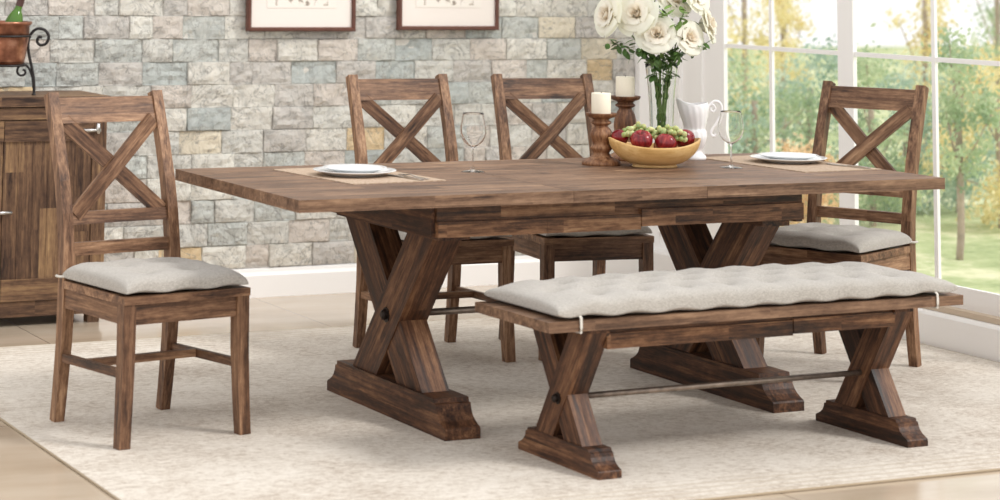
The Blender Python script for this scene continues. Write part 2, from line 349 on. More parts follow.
# ------------------------------------------------------------------ the room
WY, WX, FZ = 2.5625, 2.025, -0.008
tag(put('floor', boxes(((-7, -8, FZ-0.1), (WX+0.12, WY+0.2, FZ))), 'floor'), kind='structure')
def gu(i, n, L):
    m = 0.0035/L
    return 0.0 if i == 0 else 1.0 if i == n else m+(1-2*m)*(i-1)/(n-2)
def stone_wall():
    bm = bmesh.new(); lay = bm.loops.layers.float_color.new('stone'); rs = random.Random(3)
    RH = 0.1005; z0 = 0.119; X0, X1 = -3.6, 1.91; row = 0; z = z0
    faces = []
    while z < 2.6:
        x = X0-rs.random()*0.15
        while x < X1:
            wd = rs.choice([0.2, 0.2, 0.2, 0.21, 0.19, 0.14, 0.11, 0.22]); xa, xb = max(x, X0), min(x+wd, X1); x += wd
            if xb-xa < 0.02: continue
            tone = rs.random(); g = 0.0008; nx, nz = 12, 7; dep = 0.006+rs.random()*0.012; tx, tz = rs.uniform(-.05, .05), rs.uniform(-.08, .08)
            sd = V((rs.random()*50, rs.random()*50, 0)); grid = []
            for j in range(nz+1):
                r_ = []
                for i in range(nx+1):
                    u, v = gu(i, nx, xb-xa), gu(j, nz, RH); px = xa+g+(xb-xa-2*g)*u; pz = z+g+(RH-2*g)*v
                    e = min(u*(xb-xa), (1-u)*(xb-xa), v*RH, (1-v)*RH)
                    q = V((px*9, pz*14, 0))+sd
                    h = noise.noise(q)*0.007+noise.noise(q*2.7)*0.004+(0.5-abs(noise.noise(q*1.6+V((9, 9, 9)))))*0.012-0.004
                    h = (dep+h+tx*(px-(xa+xb)/2)+tz*(pz-z-RH/2))
                    if e < 1e-4: h = 0.007; jx = jz = 0
                    else: jx = rs.uniform(-.0025, .0025); jz = rs.uniform(-.002, .002); h *= 0.72+0.28*min(1, e/0.014)
                    if e < 1e-4 and False: pass
                    r_.append(bm.verts.new((px+jx, WY-max(h, -0.002), pz+jz)))
                grid.append(r_)
            for j in range(nz):
                for i in range(nx):
                    f = bm.faces.new((grid[j][i], grid[j][i+1], grid[j+1][i+1], grid[j+1][i]))
                    for l in f.loops: l[lay] = (tone, 0, 0, 1)
        z += RH; row += 1
    v = [bm.verts.new(p) for p in ((X0, WY+0.001, 0), (X1, WY+0.001, 0), (X1, WY+0.001, 2.65), (X0, WY+0.001, 2.65), (X0, WY+0.15, 0), (X1, WY+0.15, 0), (X1, WY+0.15, 2.65), (X0, WY+0.15, 2.65))]
    for q in ((0, 1, 2, 3), (5, 4, 7, 6), (3, 2, 6, 7), (0, 4, 5, 1), (1, 5, 6, 2), (0, 3, 7, 4)):
        f = bm.faces.new([v[i] for i in q])
        for l in f.loops: l[lay] = (0.1, 1, 0, 1)
    me = bpy.data.meshes.new('wall_back'); bm.to_mesh(me); bm.free(); me.materials.append(M['stone'])
    o = bpy.data.objects.new('wall_back', me); COL.objects.link(o); tag(o, kind='structure')
stone_wall()
bm = bmesh.new()
loft(bm, [[(x, WY-0.001, FZ), (x, WY-0.022, FZ), (x, WY-0.022, 0.085), (x, WY-0.014, 0.1), (x, WY-0.012, 0.112), (x, WY-0.001, 0.119)] for x in (-3.6, WX)])
tag(put('baseboard_back', bm, 'white'), kind='structure')
tag(put('trim_1', boxes(((1.91, WY-0.05, 0.119), (WX, WY+0.15, 2.65))), 'white', bevel=0.004), kind='structure')
# window wall: panelled return, then tall windows
bm = boxes(((WX, 2.127, FZ), (WX+0.12, WY+0.15, 2.65)), ((WX-0.012, 2.14, 0.2), (WX, 2.22, 2.5)), ((WX-0.012, 2.44, 0.2), (WX, 2.52, 2.5)), ((WX-0.011, 2.22, 0.2), (WX, 2.44, 0.28)), ((WX-0.011, 2.22, 2.42), (WX, 2.44, 2.5)), ((WX-0.02, 2.32, 0.28), (WX, 2.335, 2.42)))
tag(put('wall_right', bm, 'white', bevel=0.002), kind='structure')
def base_right():
    bm = bmesh.new()
    loft(bm, [[(WX+0.02, y, FZ), (WX-0.075, y, FZ), (WX-0.075, y, 0.115), (WX-0.068, y, 0.126), (WX+0.02, y, 0.128)] for y in (-3.2, WY-0.02)])
    tag(put('baseboard_right', bm, 'white', bevel=0.003), kind='structure')
    tag(put('trim_2', boxes(((WX-0.04, -3.2, 0.128), (WX+0.1, 2.127, 0.15))), 'track'), kind='structure')
base_right()
def window(idx, ya, yb, mull, left_stile):
    t = empty('window_%d' % idx, (WX, 0, 0), kind='structure')
    fr = boxes(((-0.0, ya, 0.15), (0.02, yb, 0.232)), ((0, ya, 2.52), (0.02, yb, 2.62)), ((0, ya, 0.232), (0.02, ya+left_stile[0], 2.52)), ((0, yb-left_stile[1], 0.232), (0.02, yb, 2.52)))
    put('window_frame', fr, 'white', t, bevel=0.003)
    mb = bmesh.new(); a, b = ya+left_stile[0], yb-left_stile[1]
    box(mb, (0.004, mull-0.011, 0.232), (0.018, mull+0.011, 2.52)); box(mb, (0.005, a, 1.1), (0.017, b, 1.119)); box(mb, (0.005, a, 1.96), (0.017, b, 1.979))
    put('muntin', mb, 'white', t)
    put('pane', boxes(((0.009, a, 0.232), (0.013, b, 2.52))), 'pane', t)
window(1, 1.061, 2.127, 1.615, (0.065, 0.155))
window(2, -0.06, 1.061, 0.512, (0.045, 0.04))
window(3, -1.18, -0.06, -0.62, (0.045, 0.045))
tag(put('trim_3', boxes(((WX-0.01, -3.2, 2.62), (WX+0.12, 2.127, 2.65))), 'white'), kind='structure')
# ------------------------------------------------------------------ the garden beyond the glass
tag(put('ground', boxes(((WX+0.12, -8, -0.2), (30, 30, -0.05))), 'lawn'), kind='structure')
def tree(name, x, y, h, z0, rad, fol, label, trunk=0.03, nleaf=2600, leaf=0.05, seed=1, cat='shrub', group=None):
    rs = random.Random(seed)
    t = empty(name, (x, y, -0.05), label=label, cat=cat, group=group)
    blobs = []
    for i in range(16):
        a = rs.uniform(0, 2*pi); q = rs.random()**0.5; zz = rs.random()**1.15
        prof = sin(pi*min(1, 0.18+zz*0.82))**0.6
        blobs.append(V((cos(a)*q*rad*prof, sin(a)*q*rad*prof, z0+(h-z0)*zz)))
    tb = bmesh.new(); top = V((0, 0, z0+(h-z0)*0.75))
    tube(tb, curve_pts([(0, 0, 0), (rs.uniform(-.02, .02), 0, z0*0.6+0.02), tuple(top)], 4), trunk, 7, rs=None)
    for b in blobs[::3]:
        s = V((0, 0, max(z0*0.7, b.z*0.6))); tube(tb, [s, (s+b)/2+V((0, 0, -0.02)), b], trunk*0.22, 5)
    put('trunk', tb, 'bark', t, smooth=True)
    verts = []; faces = []
    for k in range(nleaf):
        b = rs.choice(blobs); g = V((rs.gauss(0, 1), rs.gauss(0, 1), rs.gauss(0, 0.8)))*rad*0.2; p = b+g
        if p.z < 0.02: p.z = rs.uniform(0.02, 0.2)
        n = V((rs.gauss(0, 1), rs.gauss(0, 1), rs.gauss(0, 1))).normalized(); u = n.orthogonal().normalized(); v = n.cross(u)
        s = leaf*rs.uniform(0.6, 1.2); i = len(verts)
        verts += [p-u*s*0.5, p+v*s*0.25+n*s*0.06, p+u*s*0.5, p-v*s*0.25+n*s*0.06]; faces.append((i, i+1, i+2, i+3))
    me = bpy.data.meshes.new('foliage'); me.from_pydata(verts, [], faces); me.materials.append(M[fol])
    o = bpy.data.objects.new('foliage', me); COL.objects.link(o); o.parent = t; REL[o] = Matrix.Identity(4)
TREES = [
 ('garden_shrub', 3.89, 4.94, 0.95, 0.05, 0.42, 'fol_blue', 'blue-green bush outside, at the far left edge of the window glass', 1),
 ('garden_shrub', 4.27, 4.92, 0.92, 0.05, 0.42, 'fol_green', 'green bush outside the first window, left of its thin mullion', 2),
 ('garden_shrub', 5.54, 6.84, 1.75, 0.5, 0.5, 'fol_gold', 'tall golden autumn bush at the upper left of the window wall', 3),
 ('garden_shrub', 3.76, 3.81, 0.52, 0.05, 0.24, 'fol_orange', 'low amber bush outside, just left of the thick white post', 4),
 ('garden_shrub', 4.78, 5.04, 1.0, 0.05, 0.40, 'fol_blue', 'pale blue-green bush outside, right part of the first window', 5),
 ('garden_shrub', 6.35, 7.49, 1.6, 0.7, 0.2, 'fol_gold', 'golden bush reaching above the muntin, right of the first mullion', 6),
 ('garden_shrub', 4.59, 4.19, 0.98, 0.05, 0.36, 'fol_green', 'green bush outside, behind the crossed back of the end chair', 7),
 ('garden_shrub', 5.25, 4.68, 0.85, 0.05, 0.36, 'fol_blue', 'blue-green bush outside, just left of the right-hand mullion', 8),
 ('garden_shrub', 6.87, 6.46, 1.6, 0.6, 0.27, 'fol_gold', 'golden leafy bush above the end chair, straddling the right-hand mullion', 9),
 ('garden_tree', 4.07, 2.80, 1.2, 0.36, 0.24, 'fol_green', 'young tree with a bare thin trunk on the lawn, outside the right-hand window', 10),
 ('garden_shrub', 5.28, 3.88, 1.0, 0.05, 0.4, 'fol_gold', 'yellow-green bush at the right edge of the view', 11),
 ('garden_shrub', 5.61, 4.65, 0.95, 0.05, 0.4, 'fol_blue', 'bluish bush behind the thin-trunked young tree', 12),
 ('garden_tree', 7.59, 6.51, 2.0, 0.5, 0.4, 'fol_green', 'taller pale green tree at the top right corner of the window', 13),
]
for nm, tx_, ty_, h, z0, rad, fol, lab, sd_ in TREES:
    tree(nm, tx_, ty_, h, z0, rad, fol, lab, trunk=0.02, nleaf=3000 if rad > 0.3 else 1600, leaf=0.042, seed=sd_, cat='tree' if 'tree' in nm else 'bush')

# ------------------------------------------------------------------ rug
rx0, rx1, ry0, ry1 = -1.84, 3.4, -1.357, 1.65
rx1 = WX-0.09
RW, RH_ = (rx1-rx0)/2, (ry1-ry0)/2
rug = put('area_rug', boxes(((-RW, -RH_, FZ+0.0005), (RW, RH_, 0))), 'rug', bevel=0.003, label='large faded cream patterned rug lying under the table and chairs', cat='rug')
rug.location = ((rx0+rx1)/2, (ry0+ry1)/2, 0)
bm = bmesh.new(); tube(bm, [(-RW, -RH_, -0.0035), (RW, -RH_, -0.0035), (RW, RH_, -0.0035), (-RW, RH_, -0.0035)], 0.0042, 6, closed=True)
e = put('binding', bm, 'rugedge', None); e.parent = rug

# ------------------------------------------------------------------ trestle builder (table and bench)
def trestle(parent, x, th, L, fh, fw, ztop, ty, by, hw, bolt_z, out):
    """foot along Y with ogee ends, crossed legs in the YZ plane, bolt on the outer face"""
    h = L/2; k = fh*1.05
    q = [(0, 0), (0, 0.26), (0.04, 0.31), (0.16, 0.36), (0.32, 0.45), (0.45, 0.57), (0.53, 0.72), (0.56, 0.86), (0.66, 0.88), (0.69, 1.0)]
    prof = [(h-k*a_, fh*b_) for a_, b_ in q]+[(-h+k*a_, fh*b_) for a_, b_ in q[::-1]]
    put('foot', poly_x(bmesh.new(), prof, x-fw/2, x+fw/2), 'beam', parent, frame_of((x, -h, 0), (0, 1, 0)), bevel=0.004)
    for s, t in ((1, th*0.93), (-1, th)):
        q = [(s*by*-1-hw/2, fh), (s*by*-1+hw/2, fh), (s*ty+hw/2, ztop), (s*ty-hw/2, ztop)]
        d = V((0, s*(ty+by), ztop-fh))
        put('crossed_leg', poly_x(bmesh.new(), q, x-t/2, x+t/2), 'beam', parent, frame_of((x, -s*by, fh), d, (1, 0, 0)), bevel=0.004)
    b = bmesh.new(); xo = x+out*th/2
    def fx(r, z, a): return V((xo+out*z, r*cos(a), bolt_z+r*sin(a)))
    lathe(b, [(0, -0.01), (th*0.24, -0.01), (th*0.24, 0.003), (th*0.17, 0.004), (th*0.16, 0.014), (th*0.1, 0.019), (0, 0.019)], 8, f=fx)
    for v in b.verts:
        if (v.co-V((0, 0, 0))).length < 0.0301 and abs(v.co.z) <= 0.03 and v.co.y == 0: v.co = V((xo+out*v.co.z, 0, bolt_z))
    put('bolt', b, 'bolt', parent)

# ------------------------------------------------------------------ the table
tb = empty('trestle_dining_table', (0.004, 0, 0), label='large rustic brown wooden trestle dining table on crossed legs', cat='table')
TL, TW, TZ, TT = 1.2094, 0.5277, 0.757, 0.0375
for a, b in ((-TL, -0.262), (-0.2605, 0.2405), (0.242, TL)):
    put('table_top', boxes(((a, -TW, TZ-TT), (b, TW, TZ))), 'top', tb, frame_of(((a+b)/2, -TW+0.04, TZ), (1, 0, 0)), bevel=0.0025)
# apron: recessed upper rail and a stepped lower rail of jointed blocks
AX, AY = 0.69, 0.405
for s in (-1, 1):
    put('apron', boxes(((-AX, s*AY-0.011, 0.66), (AX, s*AY+0.011, TZ-TT))), 'wood', tb, frame_of((0, s*AY, 0.69), (1, 0, 0)), bevel=0.002)
    put('lower_rail', boxes(((-AX, s*(AY+0.004)-0.02, 0.615), (-0.3, s*(AY+0.004)+0.02, 0.663)), ((-0.299, s*(AY+0.004)-0.02, 0.615), (0.05, s*(AY+0.004)+0.02, 0.663)), ((0.051, s*(AY+0.008)-0.02, 0.625), (AX, s*(AY+0.008)+0.02, 0.68))), 'wood', tb, frame_of((0, s*AY, 0.62), (1, 0, 0)), bevel=0.002)
    put('apron', boxes(((s*AX-0.014, -AY, 0.615), (s*AX+0.014, AY, TZ-TT))), 'beam', tb, frame_of((s*AX, 0, 0.65), (0, 1, 0)), bevel=0.002)
for s in (-1, 1):
    put('cleat', boxes(((s*0.611-0.055, -0.385, 0.6), (s*0.611+0.055, 0.385, 0.7))), 'beam', tb, frame_of((s*0.611, 0, 0.64), (0, 1, 0)), bevel=0.003)
    trestle(tb, s*0.611+0.004, 0.105, 0.885, 0.113, 0.124, 0.605, 0.245, 0.165, 0.185, 0.318, s)
bm = bmesh.new(); tube(bm, [(-0.6, 0, 0.318), (0.6, 0, 0.318)], 0.0115, 10); put('stretcher_rod', bm, 'rod', tb, smooth=True)

# ------------------------------------------------------------------ the bench
BA = 0.0247
be = empty('trestle_bench', (0.1024, -0.8249, 0), BA, label='rustic wooden bench with crossed legs and a tufted pad in front of the table', cat='bench')
BL, BW = 0.7612, 0.214
put('seat_plank', boxes(((-BL, -BW, 0.418), (BL, BW, 0.448))), 'top', be, frame_of((0, -BW+0.03, 0.448), (1, 0, 0)), bevel=0.0025)
for s in (-1, 1):
    put('apron', boxes(((-0.53, s*0.142-0.011, 0.395), (0.53, s*0.142+0.011, 0.418))), 'beam', be, frame_of((0, s*0.145, 0.4), (1, 0, 0)), bevel=0.0015)
    put('lower_rail', boxes(((-0.53, s*0.146-0.014, 0.352), (0.14, s*0.146+0.014, 0.397)), ((0.141, s*0.149-0.014, 0.357), (0.53, s*0.149+0.014, 0.402))), 'wood', be, frame_of((0, s*0.155, 0.36), (1, 0, 0)), bevel=0.002)
    put('cleat', boxes(((s*0.562-0.036, -0.17, 0.4), (s*0.562+0.036, 0.17, 0.418))), 'beam', be, frame_of((s*0.562, 0, 0.4), (0, 1, 0)), bevel=0.001)
    trestle(be, s*0.562, 0.075, 0.449, 0.075, 0.079, 0.402, 0.118, 0.08, 0.1, 0.19, s)
bm = bmesh.new(); tube(bm, [(-0.55, 0, 0.19), (0.55, 0, 0.19)], 0.009, 10); put('stretcher_rod', bm, 'rod', be, smooth=True)

def cushion(name, parent, W, D, T, tufts, c, z, link=0.14, r=0.02, depth=0.8, seed=0, label=None, cat=None, group=None, nx=None):
    creases = [(a[0], a[1], b[0], b[1]) for i_, a in enumerate(tufts) for b in tufts[i_+1:] if (a[0]-b[0])**2+(a[1]-b[1])**2 < link**2]
    bm = bmesh.new(); nx = nx or 60; ny = max(24, int(nx*D/W)) if W > D*2 else nx; grids = []
    def edge(u): return (1-abs(u)**3.2)
    for side in (1, -1):
        g = []
        for j in range(ny+1):
            row = []
            for i in range(nx+1):
                u = sin((i/nx-0.5)*pi); v = sin((j/ny-0.5)*pi)
                pinch = 1-0.035*(1-abs(v)**2)*(abs(u)**8)*0.6; pinv = 1-0.05*(1-abs(u)**2)*(abs(v)**8)*0.6
                x = u*W/2*pinch; y = v*D/2*pinv
                e = max(0, edge(u)*edge(v))**0.25
                if side > 0:
                    h = T*0.72*e
                    K = 0.0
                    for (a, b) in tufts:
                        dd = sqrt((x-a)**2+(y-b)**2); K = max(K, exp(-dd/r))
                    for (a, b, c_, d_) in creases:
                        L2 = (c_-a)**2+(d_-b)**2; tt = max(0, min(1, ((x-a)*(c_-a)+(y-b)*(d_-b))/L2))
                        dd = sqrt((x-a-tt*(c_-a))**2+(y-b-tt*(d_-b))**2); K = max(K, 0.42*(0.55+0.45*abs(2*tt-1))*exp(-dd/(r*0.38)))
                    h *= 1.12-depth*K
                    h += (noise.noise(V((x*16+seed, y*16, 0)))*0.0035+noise.noise(V((x*45, y*45+seed, 0)))*0.0012)*e
                    zz = z+T*0.28+h
                else: zz = z+T*0.28*(1-e)
                sag = 0.007*cos(2*pi*x/0.154)*(1-e)
                row.append(bm.verts.new((c[0]+x, c[1]+y, zz+sag)))
            g.append(row)
        for j in range(ny):
            for i in range(nx):
                q = (g[j][i], g[j][i+1], g[j+1][i+1], g[j+1][i]); bm.faces.new(q if side > 0 else q[::-1])
    bmesh.ops.remove_doubles(bm, verts=bm.verts, dist=0.0002)
    o = put(name, bm, 'linen', parent, smooth=True, label=label, cat=cat, group=group)
    bt = bmesh.new()
    return o
bt = [(-0.54+0.154*i, s*0.1) for i in range(8) for s in (-1, 1)]+[(-0.617+0.154*i, 0) for i in range(9)]
pad = empty('bench_cushion', (0.1024, -0.8249, 0.448), BA, label='long tufted light grey linen pad lying on the wooden bench', cat='cushion')
cushion('pad', pad, 1.47, 0.425, 0.074, bt, (0.005, 0.0), 0.0, r=0.032, depth=1.05, nx=240)
for x in (-0.655, 0.655):
    bm = bar([(x, -BW+0.012, 0.018), (x, -BW-0.003, 0.008), (x, -BW-0.004, -0.02), (x, -BW-0.003, -0.034), (x, -BW+0.05, -0.034)], 0.008, 0.0025, (0, -1, 0.3))
    put('tie', bm, 'tie', pad)

# ------------------------------------------------------------------ the chairs
def post_y(z):
    P = [(0, 0.238), (0.1, 0.222), (0.25, 0.203), (0.45, 0.192), (0.6, 0.205), (0.75, 0.24), (0.9, 0.288), (1.024, 0.335)]
    for (a, b), (c, d) in zip(P, P[1:]):
        if z <= c: return b+(d-b)*(z-a)/(c-a)
    return P[-1][1]
def make_chair():
    t = empty('dining_chair')
    for s in (-1, 1):
        zz = [0, 0.08, 0.16, 0.25, 0.35, 0.45, 0.55, 0.65, 0.75, 0.85, 0.95, 1.025]
        ptsx = [(s*0.1945, post_y(z), z) for z in zz]
        ws = [(0.034+0.006*min(1, z/0.4) if z < 0.5 else 0.037, 0.036+0.008*exp(-((z-0.45)/0.25)**2)) for z in zz]
        put('back_post', bar(ptsx, 0.04, 0.04, (0, 1, 0), ws), 'chair', t, frame_of((s*0.2, 0.2, 0), (0, 0, 1), (0, 1, 0)), bevel=0.003)
        put('front_leg', bar([(s*0.214, -0.226, 0), (s*0.208, -0.222, 0.12), (s*0.203, -0.219, 0.26), (s*0.202, -0.218, 0.424)], 0, 0, (0, 1, 0), [(0.038, 0.038), (0.04, 0.04), (0.042, 0.042), (0.043, 0.043)]),
            'chair', t, frame_of((s*0.205, -0.22, 0), (0, 0, 1), (0, 1, 0)), bevel=0.003)
        put('side_rail', boxes(((s*0.2-0.011, -0.2, 0.362), (s*0.2+0.011, 0.18, 0.424))), 'chair', t, frame_of((s*0.2, 0, 0.39), (0, 1, 0)), bevel=0.002)
        put('side_stretcher', bar([(s*0.203, -0.21, 0.215), (s*0.2, 0.19, 0.205)], 0.018, 0.026, (0, 0, 1)), 'chair', t, frame_of((s*0.2, 0, 0.2), (0, 1, 0)), bevel=0.002)
    put('front_rail', boxes(((-0.19, -0.232, 0.362), (0.19, -0.21, 0.424))), 'chair', t, frame_of((0, -0.22, 0.39), (1, 0, 0)), bevel=0.002)
    put('rear_rail', boxes(((-0.19, 0.18, 0.362), (0.19, 0.2, 0.424))), 'chair', t, frame_of((0, 0.19, 0.39), (1, 0, 0)), bevel=0.002)
    put('cross_stretcher', boxes(((-0.195, 0.03, 0.198), (0.195, 0.052, 0.222))), 'chair', t, frame_of((0, 0.04, 0.21), (1, 0, 0)), bevel=0.002)
    # scooped plank seat, notched round the posts
    bm = bmesh.new(); nx, ny = 20, 14; top = []; bot = []
    for j in range(ny+1):
        ra, rb = [], []
        for i in range(nx+1):
            u, v = i/nx*2-1, j/ny; y = -0.244+v*0.415; hw = 0.2245-0.006*v; x = u*hw
            dip = 0.007*(1-u*u)*max(0, 1-((v-0.55)/0.5)**2)*2
            ra.append(bm.verts.new((x, y, 0.448-min(0.01, dip)))); rb.append(bm.verts.new((x, y, 0.424)))
        top.append(ra); bot.append(rb)
    for j in range(ny):
        for i in range(nx):
            bm.faces.new((top[j][i], top[j][i+1], top[j+1][i+1], top[j+1][i])); bm.faces.new((bot[j][i], bot[j+1][i], bot[j+1][i+1], bot[j][i+1]))
    for j in range(ny):
        bm.faces.new((top[j][0], top[j+1][0], bot[j+1][0], bot[j][0])); bm.faces.new((top[j][nx], bot[j][nx], bot[j+1][nx], top[j+1][nx]))
    for i in range(nx):
        bm.faces.new((top[0][i], bot[0][i], bot[0][i+1], top[0][i+1])); bm.faces.new((top[ny][i], top[ny][i+1], bot[ny][i+1], bot[ny][i]))
    box(bm, (-0.173, 0.171, 0.424), (0.173, 0.205, 0.448))
    put('seat', bm, 'chair', t, frame_of((0, 0, 0.43), (1, 0, 0)), bevel=0.0025)
    def rail(name, z0, z1, th=0.022, crown=0.0):
        bm = bmesh.new(); rings = []
        for x in (-0.178, -0.1, 0, 0.1, 0.178):
            c = 0.006*(1-(x/0.182)**2)
            rings.append([(x, post_y(z0)+c-th/2, z0), (x, post_y(z0)+c+th/2, z0), (x, post_y(z1)+c+th/2, z1), (x, post_y(z1)+c-th/2, z1)])
        loft(bm, rings); put(name, bm, 'chair', t, frame_of((0, post_y(z0), z0), (1, 0, 0)), bevel=0.002)
    rail('top_rail', 0.932, 1.012, 0.026); rail('middle_rail', 0.617, 0.655); rail('lower_rail', 0.52, 0.56)
    for s, off in ((-1, 0.006), (1, -0.007)):
        a = V((s*-0.164, post_y(0.65)+off, 0.645)); b = V((s*0.164, post_y(0.93)+off, 0.938)); m = (a+b)/2; m.y = post_y(0.79)+off
        put('crossed_slat', bar([a, m, b], 0.05, 0.016, (0, 1, 0)), 'chair', t, frame_of(a, b-a, (0, 1, 0)), bevel=0.002)
    return t
def make_pad():
    t = empty('seat_cushion')
    cushion('pad', t, 0.435, 0.425, 0.062, [(-0.08, -0.08), (0.08, -0.08), (-0.08, 0.08), (0.08, 0.08)], (0, -0.03), 0.0, r=0.038, depth=1.05, seed=3, nx=80, link=0.17)
    for s in (-1, 1):
        bm = bmesh.new(); tube(bm, curve_pts([(s*0.185, 0.165, 0.014), (s*0.222, 0.175, 0.012), (s*0.228, 0.2, 0.012), (s*0.21, 0.223, 0.01), (s*0.18, 0.22, 0.01)], 5), 0.004, 6)
        put('tie', bm, 'tie', t, smooth=True)
    return t
ch0, pad0 = make_chair(), make_pad()
CH = [(-1.4555, 0.0719, 0.169, 'rustic wooden dining chair standing alone left of the table', 'tufted grey seat cushion on the chair standing alone at the left'),
      (-0.0086, 0.9424, -0.03, 'left of the two wooden dining chairs behind the table', 'grey seat cushion on the left chair behind the table'),
      (0.5771, 0.8782, -0.129, 'wooden dining chair behind the table, right beside the candle holders', 'grey seat cushion on the back chair beside the candle holders'),
      (1.2862, 0.1757, -1.1275, 'wooden dining chair at the right end of the table, in front of the windows', 'tufted grey seat cushion on the chair in front of the windows')]
for i, (x, y, a, l1, l2) in enumerate(CH):
    c, p = (ch0, pad0) if i == 0 else (copy_tree(ch0), copy_tree(pad0))
    c.location = (x, y, 0); c.rotation_euler = (0, 0, a); tag(c, l1, 'chair', 'matching dining chairs around the table')
    p.location = (x, y, 0.448); p.rotation_euler = (0, 0, a); tag(p, l2, 'cushion', 'seat cushions on the dining chairs')

# ------------------------------------------------------------------ sideboard
def sideboard():
    X0, X1, Y0, Y1 = -2.16, -0.912, 2.125, WY-0.024
    t = empty('sideboard', ((X0+X1)/2, (Y0+Y1)/2, FZ), label='rustic wooden sideboard against the stone wall behind the left chair', cat='cabinet')
    ox, oy = (X0+X1)/2, (Y0+Y1)/2; W, D = (X1-X0)/2, (Y1-Y0)/2
    z = lambda v: v-FZ
    put('cabinet_top', boxes(((-W-0.006, -D-0.012, z(0.868)), (W+0.012, D, z(0.907)))), 'cabinet', t, frame_of((0, -D+0.02, z(0.9)), (1, 0, 0)), bevel=0.003)
    put('body', boxes(((-W, -D+0.02, z(0.09)), (W, D, z(0.868)))), 'cabinet', t, frame_of((W, 0, 0.3), (0, 0, 1), (0, 1, 0)), bevel=0.002)
    put('frieze', boxes(((-W, -D-0.002, z(0.816)), (W, -D+0.022, z(0.862)))), 'cabinet', t, frame_of((0, -D, z(0.83)), (1, 0, 0)), bevel=0.003)
    put('plinth', boxes(((-W, -D+0.004, z(0.03)), (W, -D+0.03, z(0.092))), ((W-0.03, -D+0.03, z(0.03)), (W-0.004, D, z(0.092)))), 'cabinet', t, frame_of((0, -D, z(0.05)), (1, 0, 0)), bevel=0.003)
    for sx in (-1, 1):
        put('corner_stile', boxes(((sx*(W-0.03)-0.03, -D+0.0, z(0.09)), (sx*(W-0.03)+0.03, -D+0.022, z(0.814)))), 'cabinet', t, frame_of((sx*(W-0.03), -D, 0.3), (0, 0, 1), (0, 1, 0)), bevel=0.002)
        for sy in (-1, 1):
            put('leg', bar([(sx*(W-0.035), sy*(D-0.04), 0), (sx*(W-0.035), sy*(D-0.04), z(0.09))], 0.05, 0.05, (0, 1, 0)), 'cabinet', t, frame_of((sx*(W-0.035), sy*(D-0.04), 0), (0, 0, 1), (0, 1, 0)), bevel=0.002)
    n = 3; dw = (2*W-0.12)/n
    for i in range(n):
        a = W-0.06-dw*(i+1)+0.0015; b = W-0.06-dw*i-0.0015
        pn = bmesh.new(); np_ = 6; ww = (b-a)/np_
        for k in range(np_): box(pn, (a+ww*k+0.0006, -D+0.006-(k % 2)*0.001, z(0.18)), (a+ww*(k+1)-0.0006, -D+0.022, z(0.728)))
        d = put('door', pn, 'cabinet', t, frame_of(((a+b)/2, -D, 0.3), (0, 0, 1), (0, 1, 0)), bevel=0.001)
        put('door_rail', boxes(((a, -D-0.004, z(0.728)), (b, -D+0.02, z(0.811)))), 'cabinet', d, frame_of((a, -D, z(0.77)), (1, 0, 0)), bevel=0.002)
        put('door_rail', boxes(((a, -D-0.004, z(0.094)), (b, -D+0.02, z(0.18)))), 'cabinet', d, frame_of((b, -D, z(0.13)), (1, 0, 0)), bevel=0.002)
        hz = z(0.77) if i == 0 else z(0.449)
        hx = (b-0.02) if i == 0 else (b-0.012)
        bm = bmesh.new(); tube(bm, [(hx-0.045, -D-0.03, hz), (hx+0.045, -D-0.03, hz)], 0.0075, 10)
        for q in (-0.028, 0.034): tube(bm, [(hx+q, -D-0.03, hz), (hx+q, -D+0.0, hz)], 0.006, 8)
        if i == 0: tube(bm, [(hx+0.034, -D-0.03, hz-0.014), (hx+0.034, -D-0.03, hz+0.028)], 0.009, 10)
        put('handle', bm, 'steel', d, smooth=True)
sideboard()

# ------------------------------------------------------------------ pot stand, copper pot, bottle
PX, PY, PZ = -1.322, 2.27, 0.907
st = empty('plant_stand', (PX, PY, PZ), label='black wrought iron scroll-legged stand holding the copper pot on the sideboard', cat='stand')
def scroll_leg(ang, nm='leg'):
    d = V((cos(ang), sin(ang), 0)); P = lambda r, z: tuple(d*r+V((0, 0, z)))
    leg = [P(0.132, 0), P(0.133, 0.02), P(0.131, 0.06), P(0.122, 0.11), P(0.108, 0.17), P(0.104, 0.215), P(0.114, 0.25), P(0.14, 0.272), P(0.172, 0.266), P(0.188, 0.24), P(0.178, 0.212), P(0.155, 0.205), P(0.141, 0.219), P(0.147, 0.238), P(0.16, 0.236)]
    bm = bmesh.new(); pts = curve_pts(leg, 5); tube(bm, pts, 0.006, 8, rs=[0.009 if i < 2 else 0.0062 for i in range(len(pts))])
    lower = [P(0.13, 0.03), P(0.124, 0.075), P(0.108, 0.112), P(0.086, 0.126), P(0.067, 0.115), P(0.062, 0.094), P(0.076, 0.08), P(0.093, 0.086), P(0.094, 0.1), P(0.084, 0.104)]
    pts = curve_pts(lower, 5); tube(bm, pts, 0.005, 8)
    return put(nm, bm, 'iron', st, smooth=True)
for k in range(3): scroll_leg(R(-12)+k*2*pi/3)
bm = bmesh.new()
tube(bm, [(cos(a*pi/16)*0.1135, sin(a*pi/16)*0.1135, 0.243) for a in range(32)], 0.0045, 8, closed=True)
tube(bm, [(cos(a*pi/16)*0.098, sin(a*pi/16)*0.098, 0.123) for a in range(32)], 0.0045, 8, closed=True)
for k in range(3): tube(bm, [(0, 0, 0.121), (cos(R(-12)+k*2*pi/3)*0.098, sin(R(-12)+k*2*pi/3)*0.098, 0.123)], 0.004, 6)
put('ring', bm, 'iron', st, smooth=True)
bm = bmesh.new()
